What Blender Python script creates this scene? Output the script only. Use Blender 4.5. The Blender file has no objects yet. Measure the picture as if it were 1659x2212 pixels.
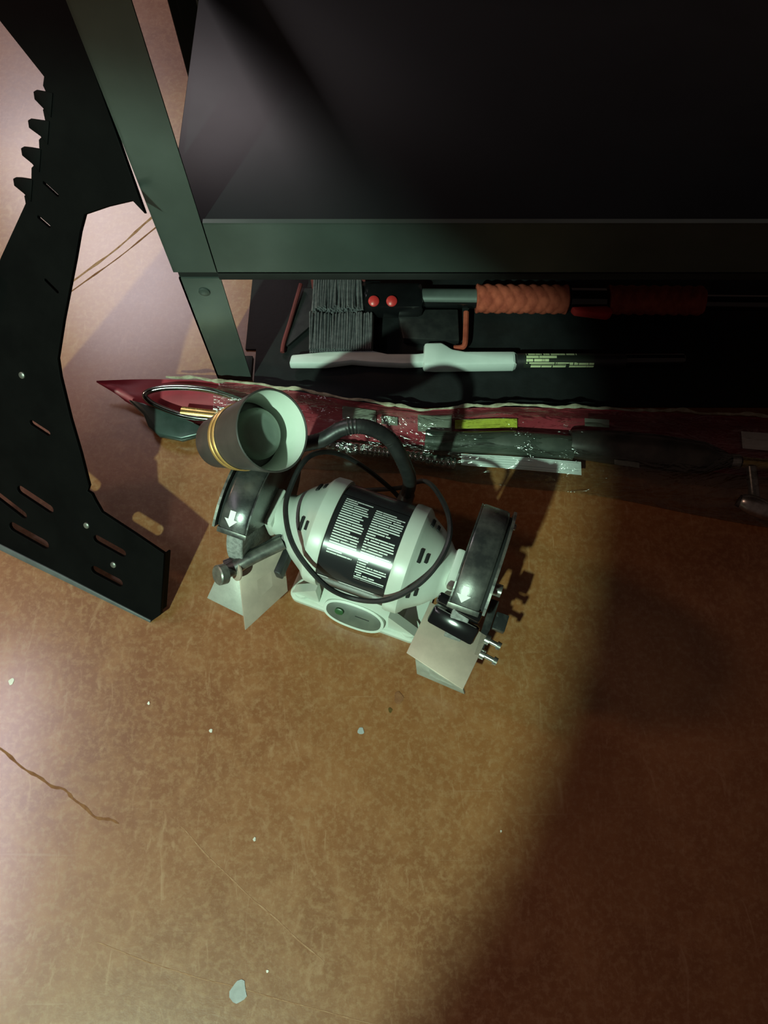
import bpy, bmesh, math, random
from mathutils import Vector, Matrix, Euler
random.seed(7)
PI = math.pi
SC = bpy.context.scene
COL = SC.collection

# ------------------------------------------------------------------ camera
cam_d = bpy.data.cameras.new('camera'); cam = bpy.data.objects.new('camera', cam_d); COL.objects.link(cam)
cam.location = (0, 0, 1.0); cam.rotation_euler = (math.radians(21.6), 0, 0)
cam_d.sensor_fit = 'HORIZONTAL'; cam_d.sensor_width = 36; cam_d.lens = 36 * 1600 / 1659
cam_d.clip_start = .01
SC.camera = cam

# ------------------------------------------------------------------ world, lamps, exposure
w = bpy.data.worlds.new('world'); SC.world = w; w.use_nodes = True
bg = w.node_tree.nodes['Background']; bg.inputs[0].default_value = (.75, .5, .42, 1); bg.inputs[1].default_value = .046

def lamp(name, kind, loc, target, energy, color, **kw):
    d = bpy.data.lights.new(name, kind); d.energy = energy; d.color = color
    for k, v in kw.items(): setattr(d, k, v)
    o = bpy.data.objects.new(name, d); COL.objects.link(o); o.location = loc
    o.rotation_euler = (Vector(target) - Vector(loc)).to_track_quat('-Z', 'Y').to_euler()
    return o
K = Vector((-1.36, -2.05, 2.85)); KA = Vector((.2348, .606, -.76))
lamp('work_spot', 'SPOT', K, K + KA, 630, (.66, 1.0, .76), spot_size=math.radians(2 * 10.5), spot_blend=.055, shadow_soft_size=.05)
lamp('ceiling_panel', 'AREA', (-1.75, -.05, 2.4), (-1.75 - .731, -.05, 2.4 - .682), 52, (1, .86, .95), shape='RECTANGLE', size=1.3, size_y=.9)
lamp('rear_ceiling_panel', 'AREA', (-1.6, 3.1, 2.4), (-.5, .9, 0), 25, (1, .87, .90), shape='RECTANGLE', size=.8, size_y=1.3)
lamp('far_ceiling_lamp', 'AREA', (-3.2, 1.3, 2.4), (0, .3, 0), 19, (1, .60, .43), shape='RECTANGLE', size=.4, size_y=.4)
vs = SC.view_settings; vs.view_transform = 'Standard'; vs.look = 'None'; vs.gamma = 1; vs.exposure = 0; vs.use_curve_mapping = False

# ------------------------------------------------------------------ materials
M = {}
def new_mat(name):
    m = bpy.data.materials.new(name); m.use_nodes = True
    nt = m.node_tree; b = nt.nodes['Principled BSDF']
    M[name] = m
    return m, nt, b
def N(nt, t, **kw):
    n = nt.nodes.new(t)
    for k, v in kw.items():
        if k.startswith('i_'):
            key = k[2:]
            n.inputs[int(key) if key.isdigit() else key].default_value = v
        else: setattr(n, k, v)
    return n
def math_n(nt, op, a, b=None, c=None):
    n = nt.nodes.new('ShaderNodeMath'); n.operation = op
    for i, x in enumerate((a, b, c)):
        if x is None: continue
        if isinstance(x, (int, float)): n.inputs[i].default_value = x
        else: nt.links.new(x, n.inputs[i])
    return n.outputs[0]
def mix_c(nt, fac, a, b):
    n = nt.nodes.new('ShaderNodeMix'); n.data_type = 'RGBA'
    for i, x in ((0, fac), (6, a), (7, b)):
        if isinstance(x, (int, float)): n.inputs[i].default_value = x
        elif isinstance(x, tuple): n.inputs[i].default_value = (*x, 1)
        else: nt.links.new(x, n.inputs[i])
    return n.outputs[2]
def noise(nt, vec, scale, detail=4, rough=.6, dist=0):
    n = N(nt, 'ShaderNodeTexNoise'); n.inputs['Scale'].default_value = scale; n.inputs['Detail'].default_value = detail
    n.inputs['Roughness'].default_value = rough; n.inputs['Distortion'].default_value = dist
    if vec is not None: nt.links.new(vec, n.inputs['Vector'])
    return n.outputs['Fac']
def ramp(nt, fac, *stops):
    n = N(nt, 'ShaderNodeValToRGB'); e = n.color_ramp.elements
    while len(e) < len(stops): e.new(.5)
    for el, (p, c) in zip(e, stops): el.position = p; el.color = (*c, 1) if len(c) == 3 else c
    nt.links.new(fac, n.inputs[0]); return n.outputs[0]
def objco(nt, kind='Object'): return N(nt, 'ShaderNodeTexCoord').outputs[kind]
def bump(nt, b, h, strength=.2, dist=.002):
    n = N(nt, 'ShaderNodeBump'); n.inputs['Strength'].default_value = strength; n.inputs['Distance'].default_value = dist
    nt.links.new(h, n.inputs['Height']); nt.links.new(n.outputs[0], b.inputs['Normal'])

def simple(name, c1, rough=.5, metal=0, c2=None, scale=30, bmp=0, spec=.5, coat=0, dr=.12):
    m, nt, b = new_mat(name)
    co = objco(nt); f = noise(nt, co, scale)
    c2 = c2 or tuple(x * .72 for x in c1)
    f2 = ramp(nt, f, (.38, (0, 0, 0)), (.64, (1, 1, 1)))
    nt.links.new(mix_c(nt, f2, c1, c2), b.inputs['Base Color'])
    r = math_n(nt, 'MULTIPLY_ADD', f, dr, rough - dr / 2); nt.links.new(r, b.inputs['Roughness'])
    b.inputs['Metallic'].default_value = metal; b.inputs['Specular IOR Level'].default_value = spec
    b.inputs['Coat Weight'].default_value = coat
    if bmp: bump(nt, b, noise(nt, co, scale * 6), bmp, .001)
    return m

def floor_material():
    m, nt, b = new_mat('stained_concrete'); co = objco(nt)
    big = noise(nt, co, 2.2, 5, .6, .4); mid = noise(nt, co, 24, 7, .72, .5); fine = noise(nt, co, 120, 5, .7)
    mp = N(nt, 'ShaderNodeMapping'); nt.links.new(co, mp.inputs[0]); mp.inputs['Rotation'].default_value = (0, 0, .5); mp.inputs['Scale'].default_value = (1, .28, 1)
    st = noise(nt, mp.outputs[0], 40, 5, .7, 2.2)
    base = mix_c(nt, ramp(nt, big, (.35, (0, 0, 0)), (.68, (1, 1, 1))), (.26, .10, .03), (.18, .062, .018))
    base = mix_c(nt, math_n(nt, 'MULTIPLY', ramp(nt, mid, (.44, (0, 0, 0)), (.7, (1, 1, 1))), .55), base, (.34, .155, .055))
    base = mix_c(nt, math_n(nt, 'MULTIPLY', ramp(nt, fine, (.47, (0, 0, 0)), (.62, (1, 1, 1))), .5), base, (.34, .185, .085))
    base = mix_c(nt, math_n(nt, 'MULTIPLY', ramp(nt, st, (.58, (0, 0, 0)), (.70, (1, 1, 1))), .45), base, (.4, .23, .12))
    # straight scuffs in two directions
    for rot, sc, off in ((.65, 1.6, 3.), (-.9, 1.9, 8.), (1.25, 1.4, 5.)):
        mp = N(nt, 'ShaderNodeMapping'); nt.links.new(co, mp.inputs[0])
        mp.inputs['Rotation'].default_value = (0, 0, rot); mp.inputs['Scale'].default_value = (1.3 * sc, 46 * sc, 1); mp.inputs['Location'].default_value = (off, off, 0)
        s = noise(nt, mp.outputs[0], 2.0, 2, .5, .25)
        base = mix_c(nt, math_n(nt, 'MULTIPLY', ramp(nt, s, (.71, (0, 0, 0)), (.78, (1, 1, 1))), .2), base, (.42, .27, .16))
    nt.links.new(base, b.inputs['Base Color'])
    nt.links.new(math_n(nt, 'MULTIPLY_ADD', mid, .24, .27), b.inputs['Roughness'])
    b.inputs['Specular IOR Level'].default_value = .5
    b.inputs['Coat Weight'].default_value = 1; b.inputs['Coat Roughness'].default_value = .22; b.inputs['Coat IOR'].default_value = 1.6
    bump(nt, b, math_n(nt, 'ADD', mid, math_n(nt, 'MULTIPLY', fine, .5)), .22, .0012)
    return m
floor_material()
simple('black_steel', (.058, .072, .066), .36, 0, (.045, .057, .052), 9, .05, .5, dr=.2)
simple('black_deck', (.010, .0115, .013), .38, 0, (.007, .008, .009), 5, .02, .22, dr=.1)
simple('stand_black', (.0012, .0012, .0013), .6, 0, (.0025, .0025, .0025), 14, .12, .06)
simple('stand_lit_edge', (.12, .125, .13), .5, .3, None, 30)  # paler copy of the stand's black: the lit rim is put into the colour
simple('mint_enamel', (.62, .66, .60), .34, 0, (.55, .585, .525), 14, .04, .5)
simple('rust', (.2, .1, .03), .8, 0, (.06, .03, .015), 160)
simple('dark_void', (.01, .01, .01), .8)
simple('motor_black', (.03, .03, .032), .22, 0, (.02, .02, .022), 40, 0, .5, dr=.06)
simple('guard_black', (.035, .037, .038), .28, .35, (.12, .12, .11), 26, .1, .6, dr=.25)
simple('guard_worn', (.26, .26, .23), .4, .6, (.07, .07, .07), 34, .1)
simple('grit_wheel', (.36, .37, .36), .9, 0, (.22, .225, .22), 210, .9, .2)
simple('bare_plate', (.60, .48, .40), .45, .4, (.50, .40, .335), 40, .05)
simple('cast_plate', (.42, .42, .38), .5, .4, (.34, .34, .31), 60, .1)
simple('zinc', (.5, .5, .48), .3, .9, (.3, .29, .27), 90)
simple('glossy_black', (.008, .008, .009), .12, 0, None, 30, 0, .8, dr=.05)
simple('rubber_black', (.014, .014, .015), .42, 0, (.022, .022, .022), 60, .1, .5)
simple('shade_grey', (.066, .057, .054), .42, 0, (.05, .044, .042), 30, .05, .5)
simple('shade_inside', (.72, .78, .70), .5, 0, (.66, .72, .64), 20)
simple('gold_ring', (.62, .36, .12), .35, .4, (.5, .3, .1), 60)
simple('bulb_glass', (.24, .30, .26), .3, 0, (.19, .24, .205), 25, .15, .5)
simple('sticker_white', (.85, .85, .85), .45, 0, (.78, .78, .78), 50)
simple('card_red', (.33, .035, .055), .4, 0, (.24, .025, .038), 16, .05, .5)
simple('card_edge', (.44, .42, .31), .8, 0, (.25, .22, .15), 80, .3)
simple('label_yellow', (.5, .52, .05), .5, 0, (.40, .40, .04), 160)
simple('brass', (.6, .43, .16), .28, .9, (.42, .3, .1), 70)
simple('chrome', (.55, .6, .57), .14, 1, (.4, .44, .42), 40, dr=.1)
simple('tip_dark', (.05, .075, .07), .3, .3, (.03, .05, .045), 40)
simple('pack_green', (.04, .05, .042), .3, 0, (.075, .085, .07), 18, .2, .5)
simple('burner_dark', (.05, .05, .048), .35, .5, (.10, .095, .085), 22, .1)
simple('white_plastic', (.66, .72, .69), .4, 0, (.58, .64, .61), 14)
simple('grip_foam', (.40, .085, .05), .85, 0, (.27, .05, .03), 50, .3, .2)
simple('red_plastic', (.58, .04, .04), .35, 0, (.5, .03, .03), 30)
simple('grey_pole', (.20, .235, .22), .3, .6, (.15, .175, .165), 20)
simple('bristle', (.15, .15, .16), .7, 0, (.09, .09, .10), 150)
simple('bristle_base', (.16, .03, .03), .6)
simple('crack', (.17, .06, .022), .9, 0, (.24, .10, .04), 120)
simple('scuff', (.38, .21, .11), .7, 0, (.26, .11, .045), 120)
simple('paint_grey', (.36, .38, .38), .5, 0, (.28, .29, .29), 60)
simple('fleck', (.8, .76, .68), .6)
simple('badge_grey', (.15, .16, .135), .4, 0, (.2, .21, .17), 30)
simple('plate_grey', (.085, .09, .075), .4, 0, (.12, .125, .10), 30)
simple('mat_black', (.006, .0065, .007), .6, 0, (.010, .011, .012), 20, .3, .25)
simple('switch_green', (.03, .09, .03), .3)

def print_material(name, base, ink, rows, cols, word=40, rough=.25, thr=.42, fill=.5):
    """flat print: columns of short text-like lines on a label, driven by the label's own UV"""
    m, nt, b = new_mat(name)
    uv = N(nt, 'ShaderNodeTexCoord').outputs['UV']; sp = N(nt, 'ShaderNodeSeparateXYZ'); nt.links.new(uv, sp.inputs[0])
    u, v = sp.outputs[0], sp.outputs[1]
    rv = math_n(nt, 'MULTIPLY', v, rows); fr = math_n(nt, 'FRACT', rv); rid = math_n(nt, 'FLOOR', rv)
    line = math_n(nt, 'LESS_THAN', math_n(nt, 'ABSOLUTE', math_n(nt, 'SUBTRACT', fr, .5)), fill / 2)
    col = None
    for i, (a, c, v0, v1) in enumerate(cols):
        wn = N(nt, 'ShaderNodeTexWhiteNoise'); wn.noise_dimensions = '1D'
        nt.links.new(math_n(nt, 'ADD', rid, i * 31.3), wn.inputs['W'])
        end = math_n(nt, 'SUBTRACT', c, math_n(nt, 'MULTIPLY', math_n(nt, 'POWER', wn.outputs[0], 3.), (c - a) * .8))
        inside = math_n(nt, 'MULTIPLY', math_n(nt, 'GREATER_THAN', u, a), math_n(nt, 'LESS_THAN', u, end))
        inside = math_n(nt, 'MULTIPLY', inside, math_n(nt, 'MULTIPLY', math_n(nt, 'GREATER_THAN', v, v0), math_n(nt, 'LESS_THAN', v, v1)))
        col = inside if col is None else math_n(nt, 'ADD', col, inside)
    cv = N(nt, 'ShaderNodeCombineXYZ'); nt.links.new(math_n(nt, 'MULTIPLY', u, word), cv.inputs[0]); nt.links.new(math_n(nt, 'MULTIPLY', rid, 7.7), cv.inputs[1])
    ws = noise(nt, cv.outputs[0], 1.0, 2, .6)
    words = math_n(nt, 'GREATER_THAN', ws, thr)
    f = math_n(nt, 'MULTIPLY', math_n(nt, 'MULTIPLY', line, col), words)
    nt.links.new(mix_c(nt, f, base, ink), b.inputs['Base Color']); b.inputs['Roughness'].default_value = rough
    return m
print_material('motor_label', (.018, .018, .02), (.72, .76, .74), 40, [(.07, .47, .40, .98), (.53, .97, .24, .95)], 34, .22, .36, .5)
print_material('barcode_label', (.72, .76, .76), (.45, .5, .5), 5, [(.02, .98, 0, 1)], 6, .4, .3, .25)
print_material('handle_label', (.02, .024, .018), (.6, .64, .38), 5, [(.03, .75, .3, 1), (.65, 1.0, .0, .35), (.1, .6, .0, .25)], 26, .4, .40, .75)

def plastic_wrap():
    m, nt, b = new_mat('clear_wrap'); nt.nodes.remove(b)
    out = nt.nodes['Material Output']; tr = N(nt, 'ShaderNodeBsdfTransparent'); gl = N(nt, 'ShaderNodeBsdfGlossy')
    tr.inputs[0].default_value = (.93, .95, .93, 1); gl.inputs['Roughness'].default_value = .17; gl.inputs[0].default_value = (.9, .95, .92, 1)
    lw = N(nt, 'ShaderNodeLayerWeight'); lw.inputs[0].default_value = .22
    mx = N(nt, 'ShaderNodeMixShader'); co = objco(nt)
    mp = N(nt, 'ShaderNodeMapping'); nt.links.new(co, mp.inputs[0]); mp.inputs['Scale'].default_value = (.35, 1, 1)
    h = math_n(nt, 'ADD', noise(nt, mp.outputs[0], 22, 4, .6, 1.5), math_n(nt, 'MULTIPLY', noise(nt, mp.outputs[0], 70, 3, .5, 1), .35))
    bp = N(nt, 'ShaderNodeBump'); bp.inputs['Strength'].default_value = 1.0; bp.inputs['Distance'].default_value = .012
    nt.links.new(h, bp.inputs['Height'])
    nt.links.new(bp.outputs[0], gl.inputs['Normal']); nt.links.new(bp.outputs[0], lw.inputs['Normal'])
    f = math_n(nt, 'MULTIPLY_ADD', lw.outputs['Fresnel'], .65, .07)
    nt.links.new(f, mx.inputs[0]); nt.links.new(tr.outputs[0], mx.inputs[1]); nt.links.new(gl.outputs[0], mx.inputs[2])
    nt.links.new(mx.outputs[0], out.inputs['Surface'])
plastic_wrap()

# ------------------------------------------------------------------ mesh helpers
def mesh_obj(name, verts, faces, mat, parent=None, smooth=False, bevel=0, uvs=None, loc=None, rot=None, auto=True):
    me = bpy.data.meshes.new(name); me.from_pydata([tuple(v) for v in verts], [], faces); me.update()
    if uvs:
        l = me.uv_layers.new(name='UVMap')
        for poly in me.polygons:
            for li in poly.loop_indices: l.data[li].uv = uvs[me.loops[li].vertex_index]
    bm = bmesh.new(); bm.from_mesh(me); bmesh.ops.recalc_face_normals(bm, faces=bm.faces)
    if bevel:
        es = [e for e in bm.edges if len(e.link_faces) == 2 and e.calc_face_angle(0) > .5]
        bmesh.ops.bevel(bm, geom=es, offset=bevel, segments=2, affect='EDGES', profile=.5)
    bm.to_mesh(me); bm.free()
    if smooth or bevel:
        for p in me.polygons: p.use_smooth = True
        me.set_sharp_from_angle(angle=math.radians(38))
    me.materials.append(M[mat])
    o = bpy.data.objects.new(name, me); COL.objects.link(o)
    if parent: o.parent = parent
    if loc is not None: o.location = loc
    if rot is not None: o.rotation_euler = rot
    return o
def box_v(c, s, R=None):
    v = []
    for k in (-1, 1):
        for j in (-1, 1):
            for i in (-1, 1):
                p = Vector((i * s[0] / 2, j * s[1] / 2, k * s[2] / 2))
                if R: p = R @ p
                v.append(p + Vector(c))
    f = [(0, 2, 3, 1), (4, 5, 7, 6), (0, 1, 5, 4), (2, 6, 7, 3), (0, 4, 6, 2), (1, 3, 7, 5)]
    return v, f
def box(name, c, s, mat, parent=None, bevel=.001, R=None):
    v, f = box_v(c, s, R); return mesh_obj(name, v, f, mat, parent, bevel=bevel)
def join(*parts):
    V, Fc = [], []
    for v, f in parts:
        o = len(V); V += list(v); Fc += [tuple(i + o for i in q) for q in f]
    return V, Fc
def frame(d):
    d = Vector(d).normalized(); a = Vector((0, 0, 1)) if abs(d.z) < .9 else Vector((1, 0, 0))
    x = d.cross(a).normalized(); return x, d.cross(x).normalized(), d
def lathe_v(prof, origin=(0, 0, 0), axis=(1, 0, 0), seg=40, cap=True, arc=None, ref=None):
    """prof: list of (along, radius); arc=(a0,a1) radians sweeps only part"""
    x, y, d = frame(axis)
    if ref: x, y = Vector(ref[0]), Vector(ref[1])
    O = Vector(origin); V = []; Fc = []
    n = seg if not arc else seg + 1
    for (t, r) in prof:
        for i in range(n):
            a = 2 * PI * i / seg if not arc else arc[0] + (arc[1] - arc[0]) * i / seg
            V.append(O + d * t + (x * math.cos(a) + y * math.sin(a)) * r)
    for k in range(len(prof) - 1):
        for i in range(n if not arc else n - 1):
            j = (i + 1) % n
            Fc.append((k * n + i, k * n + j, (k + 1) * n + j, (k + 1) * n + i))
    if cap and not arc:
        if prof[0][1] > 1e-6: Fc.append(tuple(range(n))[::-1])
        if prof[-1][1] > 1e-6: Fc.append(tuple((len(prof) - 1) * n + i for i in range(n)))
    return V, Fc
def lathe(name, prof, mat, parent=None, origin=(0, 0, 0), axis=(1, 0, 0), seg=40, cap=True, **kw):
    v, f = lathe_v(prof, origin, axis, seg, cap); return mesh_obj(name, v, f, mat, parent, smooth=True, **kw)
def catmull(pts, sub=6, closed=False):
    P = [Vector(p) for p in pts]; n = len(P); out = []
    rng = n if closed else n - 1
    for i in range(rng):
        if closed: p0, p1, p2, p3 = P[(i - 1) % n], P[i], P[(i + 1) % n], P[(i + 2) % n]
        else: p0, p1, p2, p3 = P[max(i - 1, 0)], P[i], P[i + 1], P[min(i + 2, n - 1)]
        for s in range(sub):
            t = s / sub
            out.append(.5 * ((2 * p1) + (p2 - p0) * t + (2 * p0 - 5 * p1 + 4 * p2 - p3) * t * t + (3 * p1 - p0 - 3 * p2 + p3) * t ** 3))
    if not closed: out.append(P[-1])
    return out
def tube_v(pts, r, seg=10, closed=False, rad=None):
    P = [Vector(p) for p in pts]; n = len(P); V = []; Fc = []
    up = None
    for i, p in enumerate(P):
        if closed: d = (P[(i + 1) % n] - P[i - 1])
        else: d = P[min(i + 1, n - 1)] - P[max(i - 1, 0)]
        d.normalize()
        if up is None: up = frame(d)[0]
        up = (up - d * up.dot(d)).normalized(); side = d.cross(up)
        rr = rad(i / (n - 1)) if rad else r
        for k in range(seg):
            a = 2 * PI * k / seg; V.append(p + (up * math.cos(a) + side * math.sin(a)) * rr)
    for i in range(n if closed else n - 1):
        j = (i + 1) % n
        for k in range(seg):
            l = (k + 1) % seg; Fc.append((i * seg + k, i * seg + l, j * seg + l, j * seg + k))
    if not closed: Fc.append(tuple(range(seg))[::-1]); Fc.append(tuple((n - 1) * seg + k for k in range(seg)))
    return V, Fc
def tube(name, pts, r, mat, parent=None, seg=10, closed=False, sub=6, rad=None):
    v, f = tube_v(catmull(pts, sub, closed) if sub else pts, r, seg, closed, rad); return mesh_obj(name, v, f, mat, parent, smooth=True)
def prism_v(poly, z0, z1, T=None):
    n = len(poly); V = [Vector((x, y, z0)) for x, y in poly] + [Vector((x, y, z1)) for x, y in poly]
    Fc = [tuple(range(n))[::-1], tuple(range(n, 2 * n))] + [(i, (i + 1) % n, n + (i + 1) % n, n + i) for i in range(n)]
    if T: V = [T @ v for v in V]
    return V, Fc
def prism(name, poly, z0, z1, mat, parent=None, T=None, bevel=0):
    v, f = prism_v(poly, z0, z1, T); return mesh_obj(name, v, f, mat, parent, bevel=bevel)
def slab4(name, corners, thick, mat, parent=None, bevel=.0006):
    """plate from four top corners, thickness along its own normal"""
    c = [Vector(p) for p in corners]; n = (c[1] - c[0]).cross(c[3] - c[0]).normalized()
    if n.z > 0: n = -n
    V = c + [p + n * thick for p in c]
    Fc = [(0, 1, 2, 3), (7, 6, 5, 4)] + [(i, (i + 1) % 4, 4 + (i + 1) % 4, 4 + i) for i in range(4)]
    return mesh_obj(name, V, Fc, mat, parent, bevel=bevel)
def plate_holes(name, outer, holes, depth, mat, parent=None, bev=.0008):
    """flat plate with real cut-outs: filled 2D curve turned into a mesh"""
    cu = bpy.data.curves.new(name, 'CURVE'); cu.dimensions = '2D'; cu.fill_mode = 'BOTH'; cu.extrude = depth / 2; cu.bevel_depth = bev; cu.bevel_resolution = 1
    for L in [outer] + holes:
        s = cu.splines.new('POLY'); s.points.add(len(L) - 1); s.use_cyclic_u = True
        for p, (x, y) in zip(s.points, L): p.co = (x, y, 0, 1)
    t = bpy.data.objects.new('tmp', cu); COL.objects.link(t)
    dg = bpy.context.evaluated_depsgraph_get(); me = bpy.data.meshes.new_from_object(t.evaluated_get(dg)); bpy.data.objects.remove(t)
    me.name = name; me.materials.clear(); me.materials.append(M[mat])
    o = bpy.data.objects.new(name, me); COL.objects.link(o)
    if parent: o.parent = parent
    return o
def thing(name, label, cat, loc=(0, 0, 0), rz=0, group=None):
    o = bpy.data.objects.new(name, None); COL.objects.link(o); o.location = loc; o.rotation_euler = (0, 0, rz); o.empty_display_size = .05
    return tag(o, label, cat, group)
def tag(o, label, cat, group=None):
    o['label'] = label; o['category'] = cat
    if group: o['group'] = group
    return o

# ------------------------------------------------------------------ setting: floor
v, f = box_v((-.5, 1, -.05), (9, 9, .1)); fl = mesh_obj('floor', v, f, 'stained_concrete'); fl['kind'] = 'structure'
fl['label'] = 'reddish brown stained concrete floor with scuffs and cracks'
def strip(name, pts, wid, mat, h=.0002):
    P = catmull([(x, y, 0) for x, y in pts], 8); V = []; n = len(P)
    for i, p in enumerate(P):
        d = (P[min(i + 1, n - 1)] - P[max(i - 1, 0)]).normalized(); s = Vector((-d.y, d.x, 0))
        ww = wid * (.35 + .65 * abs(math.sin(i * 1.7) * math.cos(i * .63))) * (1 if 0 < i < n - 1 else .2)
        j = s * wid * .25 * math.sin(i * .9)
        V += [p + j + s * ww / 2, p + j - s * ww / 2]
    V = [Vector((q.x, q.y, 0)) for q in V] + [Vector((q.x, q.y, h)) for q in V]; m = 2 * n; Fc = []
    for i in range(n - 1):
        a, b2, c, d2 = 2 * i, 2 * i + 1, 2 * i + 3, 2 * i + 2
        Fc += [(m + a, m + b2, m + c, m + d2), (a, d2, m + d2, m + a), (b2, m + b2, m + c, c)]
    return mesh_obj(name, V, Fc, mat, fl)
strip('crack', [(-.56, .11), (-.495, .067), (-.435, .03), (-.40, .015), (-.364, -.011), (-.33, -.02)], .005, 'crack')
strip('crack', [(-.253, -.024), (-.197, -.074), (-.127, -.128), (-.07, -.171)], .0022, 'scuff')
strip('crack', [(-.34, -.15), (-.25, -.178), (-.166, -.197), (-.058, -.222), (0.03, -.24)], .0016, 'scuff')
strip('crack', [(-.62, .72), (-.507, .814), (-.398, .942), (-.30, 1.06)], .006, 'scuff')
strip('crack', [(-.62, .69), (-.51, .79), (-.385, .925), (-.27, 1.06)], .004, 'crack')
def blob(name, c, r, mat, h=.0006):
    n = 14; return prism(name, [(c[0] + r * (1 + .22 * math.sin(3 * a + c[0] * 90)) * math.cos(a), c[1] + r * 1.25 * (1 + .15 * math.cos(2 * a + c[1] * 70)) * math.sin(a)) for a in [2 * PI * i / n for i in range(n)]], 0, h, mat, fl)
blob('paint_spot', (-.168, -.2), .0095, 'paint_grey')
for c, r in (((-.225, .09), .0021), ((-.16, -.039), .0018), ((-.136, -.18), .0014), ((-.496, .153), .0035), ((-.31, .125), .0016), ((.145, -.03), .0011)):
    blob('paint_fleck', c, r, 'fleck')
blob('paint_spot', (.019, .132), .006, 'crack'); blob('paint_spot', (.008, .116), .0026, 'brass'); blob('paint_spot', (-.03, .09), .004, 'paint_grey')

# ------------------------------------------------------------------ shelving rack
rk = thing('shelving_rack', 'black painted steel shelving rack standing behind the bench grinder', 'shelf', (-.2335, .614, 0))
RX, RY = -.2335, .614
def rbox(name, x0, x1, y0, y1, z0, z1, mat='black_steel', bevel=.0012):
    return box(name, ((x0 + x1) / 2 - RX, (y0 + y1) / 2 - RY, (z0 + z1) / 2), (x1 - x0, y1 - y0, z1 - z0), mat, rk, bevel)
L_, R_, D_ = -.261, .98, .47
def post(px, sx, py, sy, z0, z1, wd, name='post'):
    """L-angle upright: one flange faces front, the other the side"""
    t = .0025
    a = box_v((px + sx * wd / 2, py + sy * t / 2, (z0 + z1) / 2), (wd, t, z1 - z0)); b2 = box_v((px + sx * t / 2, py + sy * (wd * .85) / 2, (z0 + z1) / 2), (t, wd * .85, z1 - z0))
    v, f = join(a, b2); v = [p - Vector((RX, RY, 0)) for p in v]
    return mesh_obj(name, v, f, 'black_steel', rk)
for (px, sx) in ((L_, 1), (R_, -1)):
    for (py, sy) in ((.614, 1), (.614 + D_, -1)):
        post(px, sx, py, sy, .256, 1.06, .0535)
        lo = post(px + sx * .0025, sx, py + sy * .003, sy, 0, .241, .0525, 'lower_post')
        rbox('post_joint', min(px + sx * .003, px + sx * .053), max(px + sx * .003, px + sx * .053), min(py + sy * .006, py + sy * .03), max(py + sy * .006, py + sy * .03), .235, .262, 'dark_void', 0)
# beams: front face, top lip, bottom return
for z0 in (.256, .93):  # upper tier is out of view, added to shade the lower deck
    for (py, sy) in ((.6125, 1), (.614 + D_ + .0015, -1)):
        y0 = py if sy > 0 else py - .002
        xa, xb = L_ + .0555, R_ - .0555
        parts = [box_v(((xa + xb) / 2, y0 + .001, z0 + .0425), (xb - xa, .002, .085)), box_v(((xa + xb) / 2, py + sy * .003, z0 + .084), (xb - xa, .006, .0022)), box_v(((xa + xb) / 2, py + sy * .013, z0 + .001), (xb - xa, .026, .002))]
        v, f = join(*parts); mesh_obj('front_beam' if sy > 0 else 'rear_beam', [p - Vector((RX, RY, 0)) for p in v], f, 'black_steel', rk)
        rbox('beam_seam', L_ + .054, xb + .002, py + sy * .001, py + sy * .012, z0 - .014, z0 - .001, 'dark_void')
    for px in (L_ + .012, R_ - .014):
        rbox('side_beam', px, px + .002, .64, .614 + D_ - .02, z0, z0 + .07)
    rbox('deck', L_ + .0155, R_ - .0155, .6165, .614 + D_ - .005, z0 + .076, z0 + .0825, 'black_deck', .001)
rbox('beam_gap_shade', L_ + .046, L_ + .062, .619, .621, .257, .338, 'dark_void', 0); rbox('beam_gap_shade', R_ - .062, R_ - .046, .619, .621, .257, .338, 'dark_void', 0)  # added near-black fillers, painting shade into the gaps between post and beam
for (px) in (L_ + .004, R_ - .056):
    rbox('post_foot', px, px + .05, .618, .66, 0, .004, 'black_steel')
lathe('rivet', [(0, .0075), (.0012, .007), (.002, .004)], 'black_steel', rk, (.004 - .0025, .0045 - .002, .215), (0, -1, 0), 16)

# black rubber mat under the rack
mt = tag(prism('rubber_mat', [(-.203, .568), (.86, .568), (.86, 1.04), (-.214, 1.04), (-.22, .672), (-.203, .672)], 0, .0035, 'mat_black', bevel=.0012), 'black rubber mat on the floor beneath the shelving rack', 'mat')
# dark cabinet whose base shows through the gap behind the post
cb = thing('floor_cabinet', 'black cabinet base on the floor behind the shelving rack', 'cabinet', (-.1, 1.35, 0))
cb.rotation_euler = (0, 0, math.radians(9.5))
box('body', (0.03, .06, .2), (.6, .32, .36), 'stand_black', cb, .004)
box('plinth', (0.03, .06, .01), (.58, .3, .02), 'stand_black', cb, .002)
box('door', (0.03, -.104, .2), (.57, .008, .33), 'stand_black', cb, .002)

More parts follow.
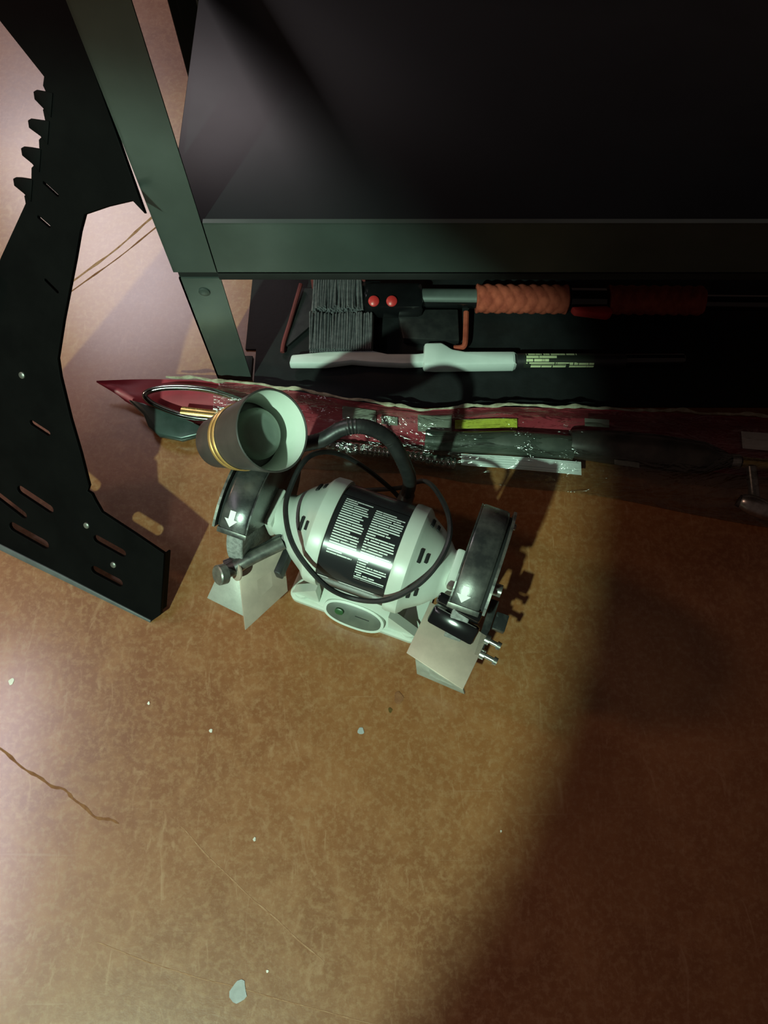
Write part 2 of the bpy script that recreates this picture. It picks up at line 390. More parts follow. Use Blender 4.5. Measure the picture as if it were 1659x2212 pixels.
# ------------------------------------------------------------------ black slotted stand leaning on the rack's post
sO, s1, s2 = Vector((-.5447, .3385, .004)), Vector((.907, -.4212, 0)), Vector((.2858, .6153, .7347))
s3 = s1.cross(s2)
st = thing('slotted_stand', 'black steel stand plate with slots and a toothed edge leaning beside the rack post', 'stand')
st.matrix_world = Matrix.Translation(sO) @ Matrix((s1, s2, s3)).transposed().to_4x4()
outer = [(.2487, 0), (.2604, .0176), (.249, .1125), (.2041, .1214), (.1517, .1307), (.1394, .1435), (.1335, .1507), (.1263, .1517), (.128, .1608), (.1106, .201), (.0907, .2418), (.0706, .2902), (.0643, .312), (.0677, .3629), (.0756, .4368), (.0782, .4686), (.0819, .4889), (.1096, .5061), (.1395, .5218), (.1535, .515), (.0965, .599), (.0399, .6817), (.0304, .6951), (-.0741, .67), (-.0382, .644), (.0192, .6081),
         (.0185, .5995), (.0295, .586), (.0205, .5765), (.028, .5575), (.018, .546), (.021, .5275), (.011, .515), (.0125, .4935), (.004, .483), (.0064, .4758), (-.0239, .403), (-.0577, .2494), (-.1049, 0)]
def slot(a, b2, r):
    a, b2 = Vector(a), Vector(b2); d = (b2 - a).normalized(); n = Vector((-d.y, d.x)); out = []
    a = a + d * r; b2 = b2 - d * r
    for i in range(7): t = PI / 2 + PI * i / 6; out.append(tuple(a + (d * math.cos(t) + n * math.sin(t)) * r))
    for i in range(7): t = -PI / 2 + PI * i / 6; out.append(tuple(b2 + (d * math.cos(t) + n * math.sin(t)) * r))
    return out
slots = [((.1441, .089), (.1968, .0846), .0052), ((.1466, .0391), (.1989, .0364), .0055), ((.0199, .11), (.0805, .099), .0055), ((.0112, .0462), (.0786, .0406), .0062), ((-.0226, .0881), (.0397, .0705), .005),
         ((.0317, .2142), (.0649, .2082), .0034), ((.0255, .5056), (.0483, .4965), .0016), ((.0214, .4675), (.0408, .4605), .0018), ((.0374, .4011), (.059, .3911), .0018)]
pl = plate_holes('plate', outer, [slot(a, b2, r * 1.25) for a, b2, r in slots], .004, 'stand_black', st); pl.location = (0, 0, -.0035)
# folded flange along the bottom edge (room light on its rim painted in as grey) and along the right side
prism('bottom_flange', [(-.1049, -.002), (.249, -.002), (.249, .002), (.1, .0065), (-.1049, .0085)], -.0075, .001, 'stand_lit_edge', st, bevel=.0006)
fv, ff = box_v((.253, .065, -.011), (.0025, .09, .014), Matrix.Rotation(math.radians(6), 3, 'Z')); mesh_obj('side_flange', fv, ff, 'stand_black', st)
# toothed rack strip: four hooked teeth, raised off the plate
for k, (a, b2) in enumerate((((.0273, .5839), (.0075, .5895)), ((.0257, .5563), (.0028, .5603)), ((.0177, .5258), (-.0039, .5303)), ((.0095, .4918), (-.0119, .496)))):
    ax, ay = a; bx, by = b2
    prism('tooth', [(ax + .004, ay + .012), (bx + .004, by + .004), (bx, by + .001), (bx + .002, by - .006), (ax - .006, ay - .006), (ax + .004, ay - .012)], -.0105, .0005, 'stand_black', st, bevel=.0008)
for c in ((.133, .1022), (.1806, .0614), (.017, .272)):
    lathe('screw', [(0, .0045), (.0016, .0042), (.0024, .0028)], 'guard_worn', st, (*c, -.0005), (0, 0, 1), 12)
fv, ff = tube_v(catmull([(-.03, .385, .004), (-.045, .30, .005), (-.065, .2, .004)], 6), .006, 10); mesh_obj('edge_roll', fv, ff, 'stand_black', st, smooth=True)

# ------------------------------------------------------------------ bench grinder
TH = math.radians(-20.3)
gr = thing('bench_grinder', 'pale mint bench grinder with black motor label and two guarded wheels on the floor', 'bench grinder', (-.0193, .2999, 0), TH)
ZS, RM = .132, .066
# base casting: foot plate and flared pedestal
def rrect(hx, hy, r, n=5, cx=0, cy=0):
    out = []
    for (sx, sy, a0) in ((1, 1, 0), (-1, 1, PI / 2), (-1, -1, PI), (1, -1, 1.5 * PI)):
        for i in range(n + 1):
            a = a0 + PI / 2 * i / n; out.append((cx + sx * (hx - r) + r * math.cos(a), cy + sy * (hy - r) + r * math.sin(a)))
    return out
def loft(rings):
    V = []; Fc = []; n = len(rings[0][0])
    for poly, z in rings: V += [Vector((x, y, z)) for x, y in poly]
    for k in range(len(rings) - 1):
        for i in range(n): j = (i + 1) % n; Fc.append((k * n + i, k * n + j, (k + 1) * n + j, (k + 1) * n + i))
    Fc.append(tuple(range(n))[::-1]); Fc.append(tuple((len(rings) - 1) * n + i for i in range(n)))
    return V, Fc
v, f = loft([(rrect(.094, .071, .012), 0), (rrect(.094, .071, .012), .010), (rrect(.091, .068, .011), .013)]); mesh_obj('foot_plate', v, f, 'mint_enamel', gr, smooth=True)
v, f = loft([(rrect(.066, .068, .02), .012), (rrect(.058, .061, .02), .022), (rrect(.05, .05, .018), .045), (rrect(.045, .044, .016), .075), (rrect(.045, .046, .016), .10)])
ped = mesh_obj('pedestal', v, f, 'mint_enamel', gr, smooth=True)
for sx in (-1, 1):   # side gussets of the casting
    prism('gusset', [(.05, -.005), (.09, -.005), (.09, .003), (.05, .06)], -.006, .006, 'mint_enamel', gr, Matrix.Translation((0, -.058, .0135)) @ Matrix.Scale(sx, 4, (1, 0, 0)) @ Matrix.Rotation(PI / 2, 4, 'X'))
    lathe('mounting_boss', [(0, .014), (.006, .013), (.0065, .006)], 'mint_enamel', gr, (sx * .078, -.054, .012), (0, 0, 1), 24)
# oval switch plate on the sloping front
nrm = Vector((0, -.72, .7)).normalized(); OX, OY = Vector((1, 0, 0)), nrm.cross(Vector((1, 0, 0)))
oc = Vector((.002, -.0665, .0235))
def oval(name, c, rx, ry, th, mat, parent, n=36, ex=2.4):
    pts = []
    for i in range(n):
        a = 2 * PI * i / n; ca, sa = math.cos(a), math.sin(a)
        pts.append((math.copysign(abs(ca) ** (2 / ex), ca) * rx, math.copysign(abs(sa) ** (2 / ex), sa) * ry))
    T = Matrix((OX, OY, nrm)).transposed().to_4x4(); T = Matrix.Translation(c) @ T
    v, f = prism_v(pts, 0, th, T); return mesh_obj(name, v, f, mat, parent, bevel=.0006)
oval('switch_surround', oc - nrm * .004, .043, .019, .0065, 'mint_enamel', gr)
sp = oval('switch_plate', oc, .039, .0155, .003, 'plate_grey', gr)
oval('switch', oc + nrm * .003 + OX * -.02 + OY * .002, .006, .0045, .004, 'switch_green', sp)
box('switch_seam', oc + nrm * .0032 + OY * .002 + OX * .012, (.02, .0008, .0006), 'dark_void', sp, 0)
# motor drum, seam and label
drum = lathe('motor_drum', [(-.0435, RM - .001), (.0435, RM - .001)], 'motor_black', gr, (0, 0, ZS), (1, 0, 0), 72)
def wrap(name, x0, x1, a0, a1, r, mat, parent, na=40, nx=2):
    """sheet curved round the motor; angle 0 = front, 90 deg = top"""
    V, UV, Fc = [], [], []
    for j in range(na + 1):
        t = j / na; a = math.radians(a0 + (a1 - a0) * t)
        for i in range(nx + 1):
            s = i / nx; V.append(Vector((x0 + (x1 - x0) * s, -r * math.cos(a), ZS + r * math.sin(a)))); UV.append((s, t))
    for j in range(na):
        for i in range(nx): q = j * (nx + 1) + i; Fc.append((q, q + 1, q + nx + 2, q + nx + 1))
    return mesh_obj(name, V, Fc, mat, parent, smooth=True, uvs=UV)
wrap('rating_label', -.042, .042, 6, 118, RM - .0004, 'motor_label', drum)
wrap('label_line', -.043, .043, 19.4, 20.4, RM + .0004, 'sticker_white', drum, 2)
wrap('lower_label', -.036, .030, -14, -2, RM - .0004, 'barcode_label', drum, 6)
# end bells with vents
for sx, nm in ((-1, 'end_bell'), (1, 'end_bell')):
    prof = [(.0425, RM), (.043, RM + .0022), (.047, RM + .003), (.060, RM + .0022), (.0635, RM - .001), (.067, RM - .006), (.085, RM - .018), (.098, RM - .030), (.103, .03), (.118, .026), (.118, .012)]
    eb = lathe(nm, prof, 'mint_enamel', gr, (0, 0, ZS), (sx, 0, 0), 72)
    for a in ((34, 80, 130) if sx > 0 else (70, 130)):
        a2 = math.radians(a); x0, r0 = .0725, RM - .0095
        c = Vector((sx * x0, -r0 * math.cos(a2), ZS + r0 * math.sin(a2))); n = Vector((sx * .5, -math.cos(a2) * .86, math.sin(a2) * .86)).normalized()
        tg = Vector((0, math.sin(a2), math.cos(a2))); ax = n.cross(tg)
        T = Matrix((tg, ax, n)).transposed()
        v1, f1 = box_v(c + n * .0004 + ax * .004, (.017, .0046, .002), T); v2, f2 = box_v(c + n * .0004 - ax * .0048, (.011, .0042, .002), T)
        mesh_obj('vent', *join((v1, f1), (v2, f2)), 'dark_void', eb, bevel=.0005)
    a2 = math.radians(28)
    if sx < 0: lathe('rust_spot', [(0, .0042), (.0008, .0038), (.001, .002)], 'rust', eb, (-.0665, -(RM - .0065) * math.cos(a2), ZS + (RM - .0065) * math.sin(a2)), (-.5, -math.cos(a2), math.sin(a2)), 12)
    lathe('spindle', [(.10, .008), (.172, .008)], 'zinc', gr, (0, 0, ZS), (sx, 0, 0), 20)
# wheels and guards
RG, WG = .0865, .037
def arc_guard(sx, XG, ZS, dy):
    """steel drum open at the front: angle 0 = front, 90 = top, 180 = back"""
    ref = ((0, -1, 0), (0, 0, 1)); h = WG / 2
    a0, a1 = math.radians(46), math.radians(282)
    prof = [(-h + .003, RG - .0025), (-h + .003, RG - .001), (-h + .005, RG), (h - .005, RG), (h - .002, RG - .0012), (h - .001, RG - .0025), (-h + .003, RG - .0025)]
    v, f = lathe_v(prof, (sx * XG, dy, ZS), (sx, 0, 0), 44, False, (a0, a1), ref)
    n = 45; f += [tuple(k * n for k in range(6)), tuple(k * n + 44 for k in range(6))]
    band = mesh_obj('wheel_guard', v, f, 'guard_black', gr, smooth=True)
    def sector(r, th, x, mat, nm, aa0=a0, aa1=a1):
        pts = [(r * math.cos(aa0 + (aa1 - aa0) * i / 40), r * math.sin(aa0 + (aa1 - aa0) * i / 40)) for i in range(41)] + [(.02, -.035), (.02, .01)]
        T = Matrix.Translation((x, dy, ZS)) @ Matrix(((0, 0, 1, 0), (-1, 0, 0, 0), (0, 1, 0, 0), (0, 0, 0, 1)))
        return prism(nm, pts, -th / 2, th / 2, mat, band, T)
    sector(RG - .0005, .0018, sx * (XG - h + .0015), 'guard_black', 'inner_plate')
    sector(RG + .002, .003, sx * (XG + h + .0045), 'guard_worn', 'outer_cover')
    sector(RG - .006, .005, sx * (XG + h + .001), 'dark_void', 'cover_gap')
    lathe('cover_screw', [(0, .004), (.003, .004), (.004, .0025)], 'zinc', band, (sx * (XG + h + .006), .062, ZS + .05), (sx, 0, 0), 12)
    # direction arrow sticker on the band
    def on(u2, x, r=RG + .0005): return Vector((sx * XG + x, dy - r * math.cos(u2), ZS + r * math.sin(u2)))
    ac, xs = math.radians(57), -.004
    V = []; sh = [(-.0035, .10), (.0035, .10), (.0035, -.02), (.0082, -.02), (0, -.13), (-.0082, -.02), (-.0035, -.02)]
    V = [on(ac + d, xs + x) for x, d in sh] + [on(ac + d, xs + x, RG - .0005) for x, d in sh]
    Fc = [(0, 1, 2, 6), (2, 3, 4, 5, 6)] + [(i, (i + 1) % 7, 7 + (i + 1) % 7, 7 + i) for i in range(7)]
    mesh_obj('arrow_sticker', V, Fc, 'sticker_white', band)
    # spark lip at the mouth
    a2 = math.radians(45); R3 = Matrix.Rotation(-a2, 3, 'X')
    box('mouth_lip', (sx * XG, dy - (RG - .001) * math.cos(a2), ZS + (RG - .001) * math.sin(a2)), (WG, .0045, .007), 'guard_worn', band, .0008, R3)
    wh = lathe('grinding_wheel', [(-.0105, .012), (-.0105, .074), (-.0095, .0752), (.0095, .0752), (.0105, .074), (.0105, .012)], 'grit_wheel', gr, (sx * XG, 0, ZS), (sx, 0, 0), 64)
    lathe('flange_washer', [(.0106, .028), (.013, .026), (.013, .01)], 'zinc', wh, (sx * XG, 0, ZS), (sx, 0, 0), 32)
    lathe('spindle_nut', [(.013, .011), (.022, .011), (.023, .009)], 'zinc', wh, (sx * XG, 0, ZS), (sx, 0, 0), 6)
    # bracket joining guard and bell
    box('guard_bracket', (sx * (XG - h - .004), .0, ZS), (.012, .05, .05), 'mint_enamel', band, .004)
arc_guard(-1, .145, ZS, 0); arc_guard(1, .134, ZS + .006, .006)
# right tool rest: flat plate, folded front, arm, spark clamp, wing bolts
tr = slab4('tool_rest', [(.0947, -.0332, .1), (.0879, -.1034, .1), (.166, -.1217, .1), (.1754, -.0499, .1)], .003, 'bare_plate', gr)
slab4('rest_front_fold', [(.1, -.1062, .099), (.166, -.1217, .099), (.1715, -.1195, .06), (.1075, -.1165, .06)], .003, 'cast_plate', tr)
box('rest_arm', (.17, -.04, .094), (.01, .075, .012), 'guard_black', tr, .001)
clamp = box('spark_clamp', (.130, -.0665, .167), (.058, .023, .016), 'glossy_black', gr, .004, Matrix.Rotation(math.radians(-9), 3, 'Z') @ Matrix.Rotation(.6, 3, 'X'))
box('clamp_upper', (.130, -.051, .183), (.054, .013, .012), 'glossy_black', clamp, .003, Matrix.Rotation(math.radians(-9), 3, 'Z'))
box('clamp_strip', (.131, -.061, .176), (.05, .003, .004), 'zinc', clamp, .0008, Matrix.Rotation(math.radians(-9), 3, 'Z') @ Matrix.Rotation(.6, 3, 'X'))
for p, L in (((.172, -.055, .105), .016), ((.172, -.072, .097), .018)):
    lathe('rest_bolt', [(0, .0065), (.006, .0065), (.0065, .0032), (L, .0032), (L, .0055), (L + .005, .005)], 'zinc', tr, p, (1, -.15, 0), 10)
box('bolt_block', (.184, -.028, .098), (.016, .022, .012), 'guard_black', tr, .001)
# left tool rest: steeply inclined plate over a lower plate, knob bolt and clamp bar
tl = slab4('tool_rest', [(-.1385, -.0874, .12), (-.1012, -.035, .12), (-.083, -.0769, .075), (-.1134, -.1428, .075)], .003, 'bare_plate', gr)
slab4('lower_rest_plate', [(-.1664, -.0778, .11), (-.13, -.0855, .112), (-.1216, -.1275, .078), (-.176, -.122, .078)], .003, 'cast_plate', tl)
tube('clamp_bar', [(-.151, -.094, .132), (-.13, -.07, .137), (-.098, -.036, .14)], .0085, 'guard_worn', tl, 12, sub=4)
tube('clamp_rod', [(-.156, -.085, .128), (-.125, -.058, .134), (-.10, -.028, .136)], .0075, 'guard_black', tl, 12, sub=4)
kd = Vector((-.55, -.62, .55)).normalized(); kc = Vector((-.139, -.087, .132))
lathe('knob_washer', [(0, .0125), (.002, .0125), (.003, .009)], 'bare_plate', tl, kc, kd, 20)
lathe('knob_bolt', [(0, .0055), (.016, .0055), (.0165, .0125), (.026, .0125), (.0275, .011)], 'guard_worn', tl, kc, kd, 20)
box('rest_bracket', (-.095, -.045, .108), (.010, .05, .024), 'rubber_black', tl, .002)
lathe('bracket_nut', [(0, .007), (.006, .007)], 'zinc', tl, (-.096, -.028, .142), (.2, -.3, 1), 6)
# gooseneck work lamp
goose = [(.0136, .110, .06), (.0182, .1017, .11), (.0188, .0935, .16), (.0071, .0923, .21), (-.009, .095, .24), (-.0346, .0895, .26), (-.0582, .0786, .26), (-.08, .0611, .248), (-.1184, .052, .225), (-.148, .05, .215), (-.165, .047, .212)]
v, f = tube_v(catmull(goose, 14), .0088, 14, rad=lambda t: .0088 + .0004 * math.sin(t * 420)); gn = mesh_obj('gooseneck', v, f, 'rubber_black', gr, smooth=True)
tube('gooseneck_bracket', [(.006, .06, .07), (.0136, .085, .062), (.0136, .112, .058)], .011, 'guard_black', gr, 12, sub=4)
Rz = Matrix.Rotation(-TH, 3, 'Z')
to_cam = Vector((.148, -.462, .874)); right = Vector((1, 0, 0)); right = (right - to_cam * right.dot(to_cam)).normalized(); upv = to_cam.cross(right)
la = Rz @ (to_cam * .83 + right * .55 + upv * .12).normalized()
lc = Vector((-.1135, .0275, .31))
RO = .0445
shade = lathe('lamp_shade', [(-.122, .012), (-.121, .023), (-.114, .0295), (-.09, .0325), (-.05, .0375), (-.012, .0432), (0, RO), (.0008, RO - .001), (0, RO - .002), (-.012, .0412), (-.05, .0362), (-.0505, .0)], 'shade_grey', gr, lc, la, 56, False)
lathe('shade_liner', [(-.0008, RO - .0022), (-.012, .0408), (-.045, .0362)], 'shade_inside', shade, lc, la, 56, False)
for t in (-.072, -.062):
    r = .0328 + (t + .09) * .125
    v, f = lathe_v([(t - .0034, r - .0002), (t - .002, r + .0011), (t + .002, r + .0016), (t + .0034, r + .0006)], lc, la, 56, False); mesh_obj('gold_ring', v, f, 'gold_ring', shade, smooth=True)
bulb = lathe('bulb', [(-.052, .013), (-.045, .024), (-.034, .0282), (-.028, .028), (-.024, .0255), (-.0215, .019), (-.0205, .01), (-.0202, 0)], 'bulb_glass', shade, lc, la, 48)
lathe('shade_neck', [(-.139, .009), (-.132, .0105), (-.12, .012)], 'rubber_black', shade, lc, la, 24)
# cord looped over the motor
cord = [(.03, .10, .02), (-.02, .118, .05), (-.07, .10, .14), (-.0958, .0595, .2), (-.1015, .0092, .2), (-.0913, -.0244, .2), (-.0673, -.054, .19), (-.0259, -.075, .17), (.0084, -.0758, .155), (.0464, -.0689, .17), (.0766, -.045, .19), (.092, -.0122, .205), (.0921, .0252, .2), (.0734, .068, .17), (.0365, .1155, .11), (0, .12, .05), (-.05, .115, .012), (-.09, .10, .006), (-.10, .08, .006)]
tube('power_cord', cord, .0033, 'rubber_black', gr, 8, sub=8)
# ------------------------------------------------------------------ snow brushes lying on the floor under the rack
def bristles(name, parent, x0, x1, y0, y1, z0, z1, nx, nz, lean=0, mat='bristle'):
    V, Fc = [], []
    for i in range(nx):
        for k in range(nz):
            bx = x0 + (x1 - x0) * (i + .5) / nx; bz = z0 + (z1 - z0) * (k + .5) / nz
            for q in range(5):
                jx, jz = random.uniform(-1, 1) * .003, random.uniform(-1, 1) * .003
                ln = y1 - y0 + random.uniform(-.003, .002); tx = random.uniform(-.002, .002) + lean; ww = .0016
                o = len(V); c = Vector((bx + jx * .3, y0, bz + jz * .3)); e = Vector((bx + jx + tx, y0 + ln, max(.003, bz + jz * 2)))
                V += [c + Vector((-ww, 0, 0)), c + Vector((ww, 0, 0)), c + Vector((0, 0, ww * 1.5)), e + Vector((-ww, 0, 0)), e + Vector((ww, 0, 0)), e + Vector((0, 0, ww * 1.5))]
                Fc += [(o, o + 1, o + 4, o + 3), (o + 1, o + 2, o + 5, o + 4), (o + 2, o, o + 3, o + 5), (o + 3, o + 4, o + 5)]
    o = mesh_obj(name, V, Fc, mat, parent); o['kind'] = 'stuff'; return o
wb = thing('snow_brush', 'white plastic snow brush with grey bristles and black labelled handle under the rack', 'snow brush', (.1, .64, 0))
def wl(p): return (p[0] - .1, p[1] - .64, p[2] if len(p) > 2 else .025)
v, f = loft([([(a - .1, b2 - .64) for a, b2 in ((-.146, .630), (-.143, .646), (-.09, .652), (-.018, .654), (.005, .648), (.05, .648), (.066, .650), (.066, .632), (.03, .630), (-.02, .633), (-.05, .636), (-.09, .630))], z) for z in (.012, .028)])
mesh_obj('brush_bar', v, f, 'white_plastic', wb, bevel=.003)
v, f = loft([([(a - .1, b2 - .64) for a, b2 in ((.06, .626), (.062, .666), (.09, .668), (.105, .655), (.125, .651), (.20, .651), (.203, .649), (.203, .629), (.2, .627), (.08, .625))], z) for z in (.008, .031)])
mesh_obj('scraper_grip', v, f, 'white_plastic', wb, bevel=.0045)
bristles('bristles', wb, -.215, -.118, .012, .076, .008, .036, 26, 5)
hd = lathe('handle', [(0, .0095), (.002, .0115), (.165, .0115), (.17, .010)], 'rubber_black', wb, (.103, 0, .02), (1, 0, 0), 24)
V, UV, Fc = [], [], []
for j in range(13):
    a = math.radians(-5 + 130 * j / 12)
    for i in range(2): V.append(Vector((.115 + .108 * i, -.0119 * math.cos(a), .02 + .0119 * math.sin(a)))); UV.append((i, j / 12))
for j in range(12): q = j * 2; Fc.append((q, q + 1, q + 3, q + 2))
mesh_obj('handle_label', V, Fc, 'handle_label', hd, smooth=True, uvs=UV)
lathe('handle_end', [(0, .0105), (.09, .0105), (.093, .009)], 'glossy_black', wb, (.272, .003, .018), (1, .01, 0), 20)

rb = thing('extendable_snow_brush', 'black and red extendable snow brush with two ribbed red foam grips under the rack', 'snow brush', (.2, .745, 0))
def rl(x, y, z): return Vector((x - .2, y - .745, z))
pd = (rl(.62, .744, .03) - rl(.05, .751, .03)).normalized()
lathe('pole', [(0, .0125), (.66, .0125)], 'glossy_black', rb, rl(-.02, .748, .03), pd, 24)
lathe('pole_sleeve', [(0, .014), (.001, .015), (.092, .015), (.093, .014)], 'grey_pole', rb, rl(.06, .75, .03), pd, 28)
def grip(x, ln, n, k):
    V, Fc = [], []; na, nl = 40, int(ln / .0016); Xx, Yy, d = frame(pd); O = rl(x, .7495 - (x - .1) * .012, .03)
    for i in range(nl + 1):
        t = i / nl * ln
        for j in range(na):
            a = 2 * PI * j / na; r = .0205 + .0022 * abs(math.sin(a * 2 + t * k)) ** .6 * abs(math.sin(a * 2 - t * k)) ** .6 * 1.3 - (.0015 if i in (0, nl) else 0)
            V.append(O + d * t + (Xx * math.cos(a) + Yy * math.sin(a)) * r)
    for i in range(nl):
        for j in range(na): l = (j + 1) % na; Fc.append((i * na + j, i * na + l, (i + 1) * na + l, (i + 1) * na + j))
    Fc += [tuple(range(na))[::-1], tuple(nl * na + j for j in range(na))]
    mesh_obj('foam_grip', V, Fc, 'grip_foam', rb, smooth=True)
grip(.146, .145, 8, 175); grip(.355, .15, 8, 175)
lathe('twist_lock', [(0, .014), (.003, .0185), (.058, .0185), (.062, .015)], 'glossy_black', rb, rl(.292, .7475, .03), pd, 24)
v, f = loft([([(a, b2) for a, b2 in ((.094, -.018), (.10, -.026), (.15, -.034), (.158, -.03), (.157, -.022), (.15, -.016))], z) for z in (.024, .04)])
mesh_obj('lock_lever', v, f, 'red_plastic', rb, bevel=.003)
hx = box('brush_head', rl(.015, .745, .03), (.095, .05, .034), 'glossy_black', rb, .009)
for x in (-.016, .012): lathe('button', [(0, .0088), (.003, .0085), (.005, .006), (.0055, 0)], 'red_plastic', hx, rl(x, .731, .046), (0, -.35, 1), 20)
box('bristle_base', rl(-.073, .786, .03), (.088, .018, .03), 'bristle_base', rb, .003)
box('base_link', rl(-.03, .765, .026), (.05, .03, .02), 'glossy_black', rb, .003)
b3 = bristles('bristles', rb, -.312, -.236, .033, -.024, .016, .044, 20, 4)
tube('squeegee_edge', [rl(-.135, .785, .02), rl(-.149, .72, .014), rl(-.158, .68, .012), rl(-.16, .662, .01)], .0035, 'bristle_base', rb, 8, sub=4)
prism('squeegee_blade', [(-.335, .04), (-.305, .04), (-.315, -.03), (-.352, -.07), (-.36, -.07)], .006, .010, 'rubber_black', rb)
v, f = loft([([(a - .2, b2 - .745) for a, b2 in ((.02, .735), (.118, .735), (.118, .676), (.03, .68))], z) for z in (.006, .022)]); mesh_obj('ice_scraper', v, f, 'rubber_black', rb, bevel=.002)
tube('scraper_edge', [rl(.109, .664, .018), rl(.121, .664, .02), rl(.126, .669, .022), rl(.128, .69, .024), rl(.130, .726, .026)], .0045, 'grip_foam', rb, 8, sub=5)

# ------------------------------------------------------------------ packaged tool: red card, contents, clear wrap
pk = thing('packaged_tool', 'long metal hose tool in clear wrap on a torn red card', 'packaged tool', (0, .5, 0))
back = [(-.4405, .5962), (-.336, .6011), (-.1951, .589), (-.0551, .565), (.0485, .5469), (.1175, .5492), (.1866, .5531), (.3239, .5469), (.4606, .5406), (.5684, .5336), (.72, .525)]
front = [(-.399, .5563), (-.3122, .5034), (-.1929, .4842), (-.0547, .4727), (.0484, .4667), (.1166, .4561), (.1846, .4501), (.3194, .4352), (.4513, .4095), (.5548, .3915), (.70, .375)]
BK = catmull([(x, y, .032) for x, y in back], 12); FR = catmull([(x, y, .004) for x, y in front], 12)
def at(x, wd, dz=0):
    """point of the package: x along it, wd 0 back edge .. 1 front edge"""
    def ip(L):
        for a, b2 in zip(L, L[1:]):
            if a.x <= x <= b2.x: return a.lerp(b2, (x - a.x) / (b2.x - a.x))
        return L[0] if x < L[0].x else L[-1]
    a, b2 = ip(BK), ip(FR); p = a.lerp(b2, wd); return Vector((x, p.y - .5, p.z + dz))
xs = [-.435 + i * (.70 + .435) / 110 for i in range(111)]
# card
V, Fc = [], []; nw = 6
def cw(x, j): return at(x, j / nw * (.62 if x > -.392 else max(.03, .62 - (-.392 - x) * 13.5)), -.001 + .002 * math.sin(x * 23 + j))
for x in xs:
    for j in range(nw + 1): V.append(cw(x, j))
V += [p - Vector((0, 0, .0012)) for p in V]; n0 = len(xs) * (nw + 1)
for i in range(len(xs) - 1):
    for j in range(nw):
        q = i * (nw + 1) + j; Fc += [(q, q + 1, q + nw + 2, q + nw + 1), (n0 + q, n0 + q + nw + 1, n0 + q + nw + 2, n0 + q + 1)]
    q = i * (nw + 1); Fc += [(q, q + nw + 1, n0 + q + nw + 1, n0 + q), (q + nw, n0 + q + nw, n0 + q + 2 * nw + 1, q + 2 * nw + 1)]
for q in (0, (len(xs) - 1) * (nw + 1)):
    for j in range(nw): Fc.append((q + j, q + j + 1, n0 + q + j + 1, n0 + q + j))
card = mesh_obj('backing_card', V, Fc, 'card_red', pk, smooth=True)
# torn pale edge of the card
ew = []
for i in range(0, 221):
    x = -.33 + i * (.70 + .33) / 220; p = at(x, -.012, .0015 + .0025 * math.sin(x * 61) * math.sin(x * 17)); ew.append(p + Vector((0, .0018 * math.sin(x * 90) * math.sin(x * 31), 0)))
v, f = tube_v(ew, .003, 6, rad=lambda t: .0016 + .0026 * abs(math.sin(t * 61) * math.sin(t * 23.7) * math.sin(t * 140))); mesh_obj('torn_edge', v, f, 'card_edge', card, smooth=True)
def flat(name, x0, x1, w0, w1, dz, mat, par, uv=False, n=10, hump=0):
    V, UV, Fc = [], [], []
    for i in range(n + 1):
        x = x0 + (x1 - x0) * i / n
        for j in range(2): V.append(at(x, (w0, w1)[j], dz)); UV.append((i / n, 1 - j))
    m = len(V); V += [p - Vector((0, 0, .0006)) for p in V]; UV += UV
    for i in range(n):
        q = i * 2; Fc += [(q, q + 1, q + 3, q + 2), (m + q, m + q + 2, m + q + 3, m + q + 1), (q, q + 2, m + q + 2, m + q), (q + 1, m + q + 1, m + q + 3, q + 3)]
    return mesh_obj(name, V, Fc, mat, par, uvs=UV)
flat('yellow_label', .105, .197, .2, .34, .0045, 'label_yellow', card)
flat('grey_print', -.062, -.012, .14, .34, .0045, 'badge_grey', card); flat('grey_print', .05, .10, .12, .40, .0045, 'badge_grey', card)
flat('grey_print', -.004, .02, .2, .34, .0045, 'badge_grey', card)
flat('white_print', .525, .60, .18, .36, .0045, 'sticker_white', card)
# contents
hp = [(-.115, .002, .018), (-.0406, -.0123, .02), (.0037, -.0183, .02), (.0478, -.0259, .02), (.1052, -.0349, .018)]
P = catmull(hp, 40)
v, f = tube_v(P, .0085, 16, rad=lambda t: .0078 + .0016 * abs(math.sin(t * PI * 26))); mesh_obj('metal_hose', v, f, 'chrome', pk, smooth=True)
loop = [at(x, wd, .018) for x, wd in ((-.20, .35), (-.26, .22), (-.32, .24), (-.355, .40), (-.345, .55), (-.30, .62), (-.25, .62), (-.20, .58))]
tube('wire_loop', loop, .0045, 'chrome', pk, 10, sub=8)
V = [at(x, wd, .004) for x, wd in ((-.385, .62), (-.36, .58), (-.29, .66), (-.255, .78), (-.30, .96), (-.335, 1.02), (-.352, .98), (-.36, .80))]
V2 = [p + Vector((0, 0, .012)) for p in V]; n = len(V)
mesh_obj('blade_tip', V + V2, [tuple(range(n))[::-1], tuple(range(n, 2 * n))] + [(i, (i + 1) % n, n + (i + 1) % n, n + i) for i in range(n)], 'tip_dark', pk, bevel=.003)
for x0, x1, wd, r, mt in ((-.30, -.20, .56, .009, 'brass'), (-.262, -.245, .78, .010, 'sticker_white'), (-.24, -.20, .74, .0115, 'chrome')):
    tube('fitting', [at(x0, wd, .014), at((x0 + x1) / 2, wd, .015), at(x1, wd, .014)], r, mt, pk, 14, sub=3)
v, f = tube_v(catmull([at(x, .60, .016) for x in (.06, .12, .18, .24, .275)], 8), .018, 18, rad=lambda t: .0185 - .004 * math.cos(t * PI) * (t < .5)); mesh_obj('handle_body', v, f, 'pack_green', pk, smooth=True)
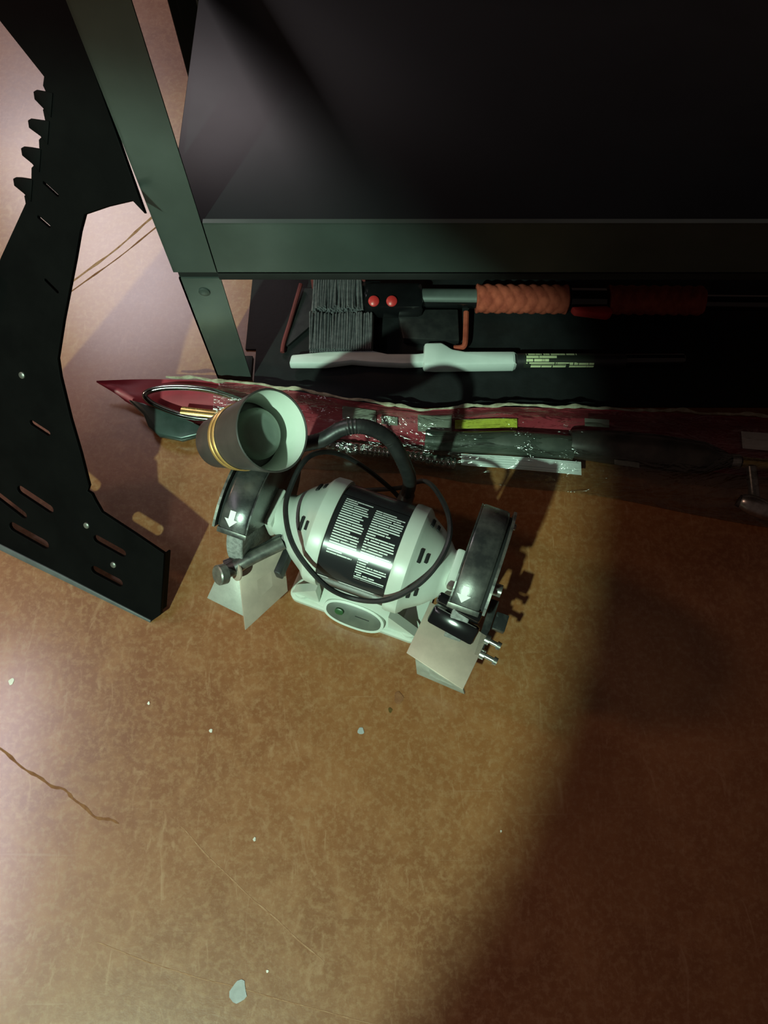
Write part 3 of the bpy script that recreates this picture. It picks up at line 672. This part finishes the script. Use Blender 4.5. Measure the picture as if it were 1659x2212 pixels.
v, f = tube_v(catmull([at(x, .55, .016) for x in (.27, .31, .36, .41, .46, .50)], 8), .02, 20, rad=lambda t: .02 + .006 * math.sin(t * PI) - .012 * max(0, t - .8) * 5); mesh_obj('burner_tube', v, f, 'burner_dark', pk, smooth=True)
for x in (.29, .33): flat('burner_sticker', x, x + .035, .26 if x < .3 else .72, .36 if x < .3 else .82, .03, 'badge_grey', pk)
flat('barcode_label', .112, .285, .80, .97, .021, 'barcode_label', pk, n=16)
for x0, x1, r, mt in ((.50, .512, .011, 'zinc'), (.515, .555, .0085, 'brass'), (.56, .572, .011, 'brass'), (.575, .66, .0075, 'brass')):
    tube('fitting', [at(x0, .55, .016), at((x0 + x1) / 2, .55, .016), at(x1, .55, .016)], r, mt, pk, 12, sub=2)
tube('valve_stem', [at(.528, .6, .018), Vector((.527, -.08, .03)), Vector((.525, -.10, .03))], .0075, 'zinc', pk, 12, sub=4)
v, f = tube_v(catmull([(.505, -.098, .028), (.52, -.105, .03), (.545, -.117, .03), (.57, -.128, .026)], 5), .012, 14, rad=lambda t: .006 + .0085 * math.sin(min(1, t * 1.1 + .05) * PI) ** .7); mesh_obj('valve_knob', v, f, 'zinc', pk, smooth=True)
lathe('knob_collar', [(0, .009), (.006, .009)], 'guard_black', pk, (.503, -.097, .028), (.6, -.4, 0), 16)
# clear wrap over everything
V, Fc = [], []; nw = 16
for i, x in enumerate(xs):
    if x < -.255: continue
    for j in range(nw + 1):
        t = j / nw; h = .030 * min(1, max(0, t - .05) * 4, (1 - t) * 5) ** .8 + .0025 * math.sin(x * 70 + j * 1.3) * math.sin(x * 21 - j) * math.sin(PI * t)
        p = at(x, .02 + t * 1.12, .002 + h * 1.05); p.z = max(p.z, .0015 + (.001 if j < nw else 0)); V.append(p)
cols = len(V) // (nw + 1)
for i in range(cols - 1):
    for j in range(nw): q = i * (nw + 1) + j; Fc.append((q, q + 1, q + nw + 2, q + nw + 1))
mesh_obj('clear_wrap', V, Fc, 'clear_wrap', pk, smooth=True)
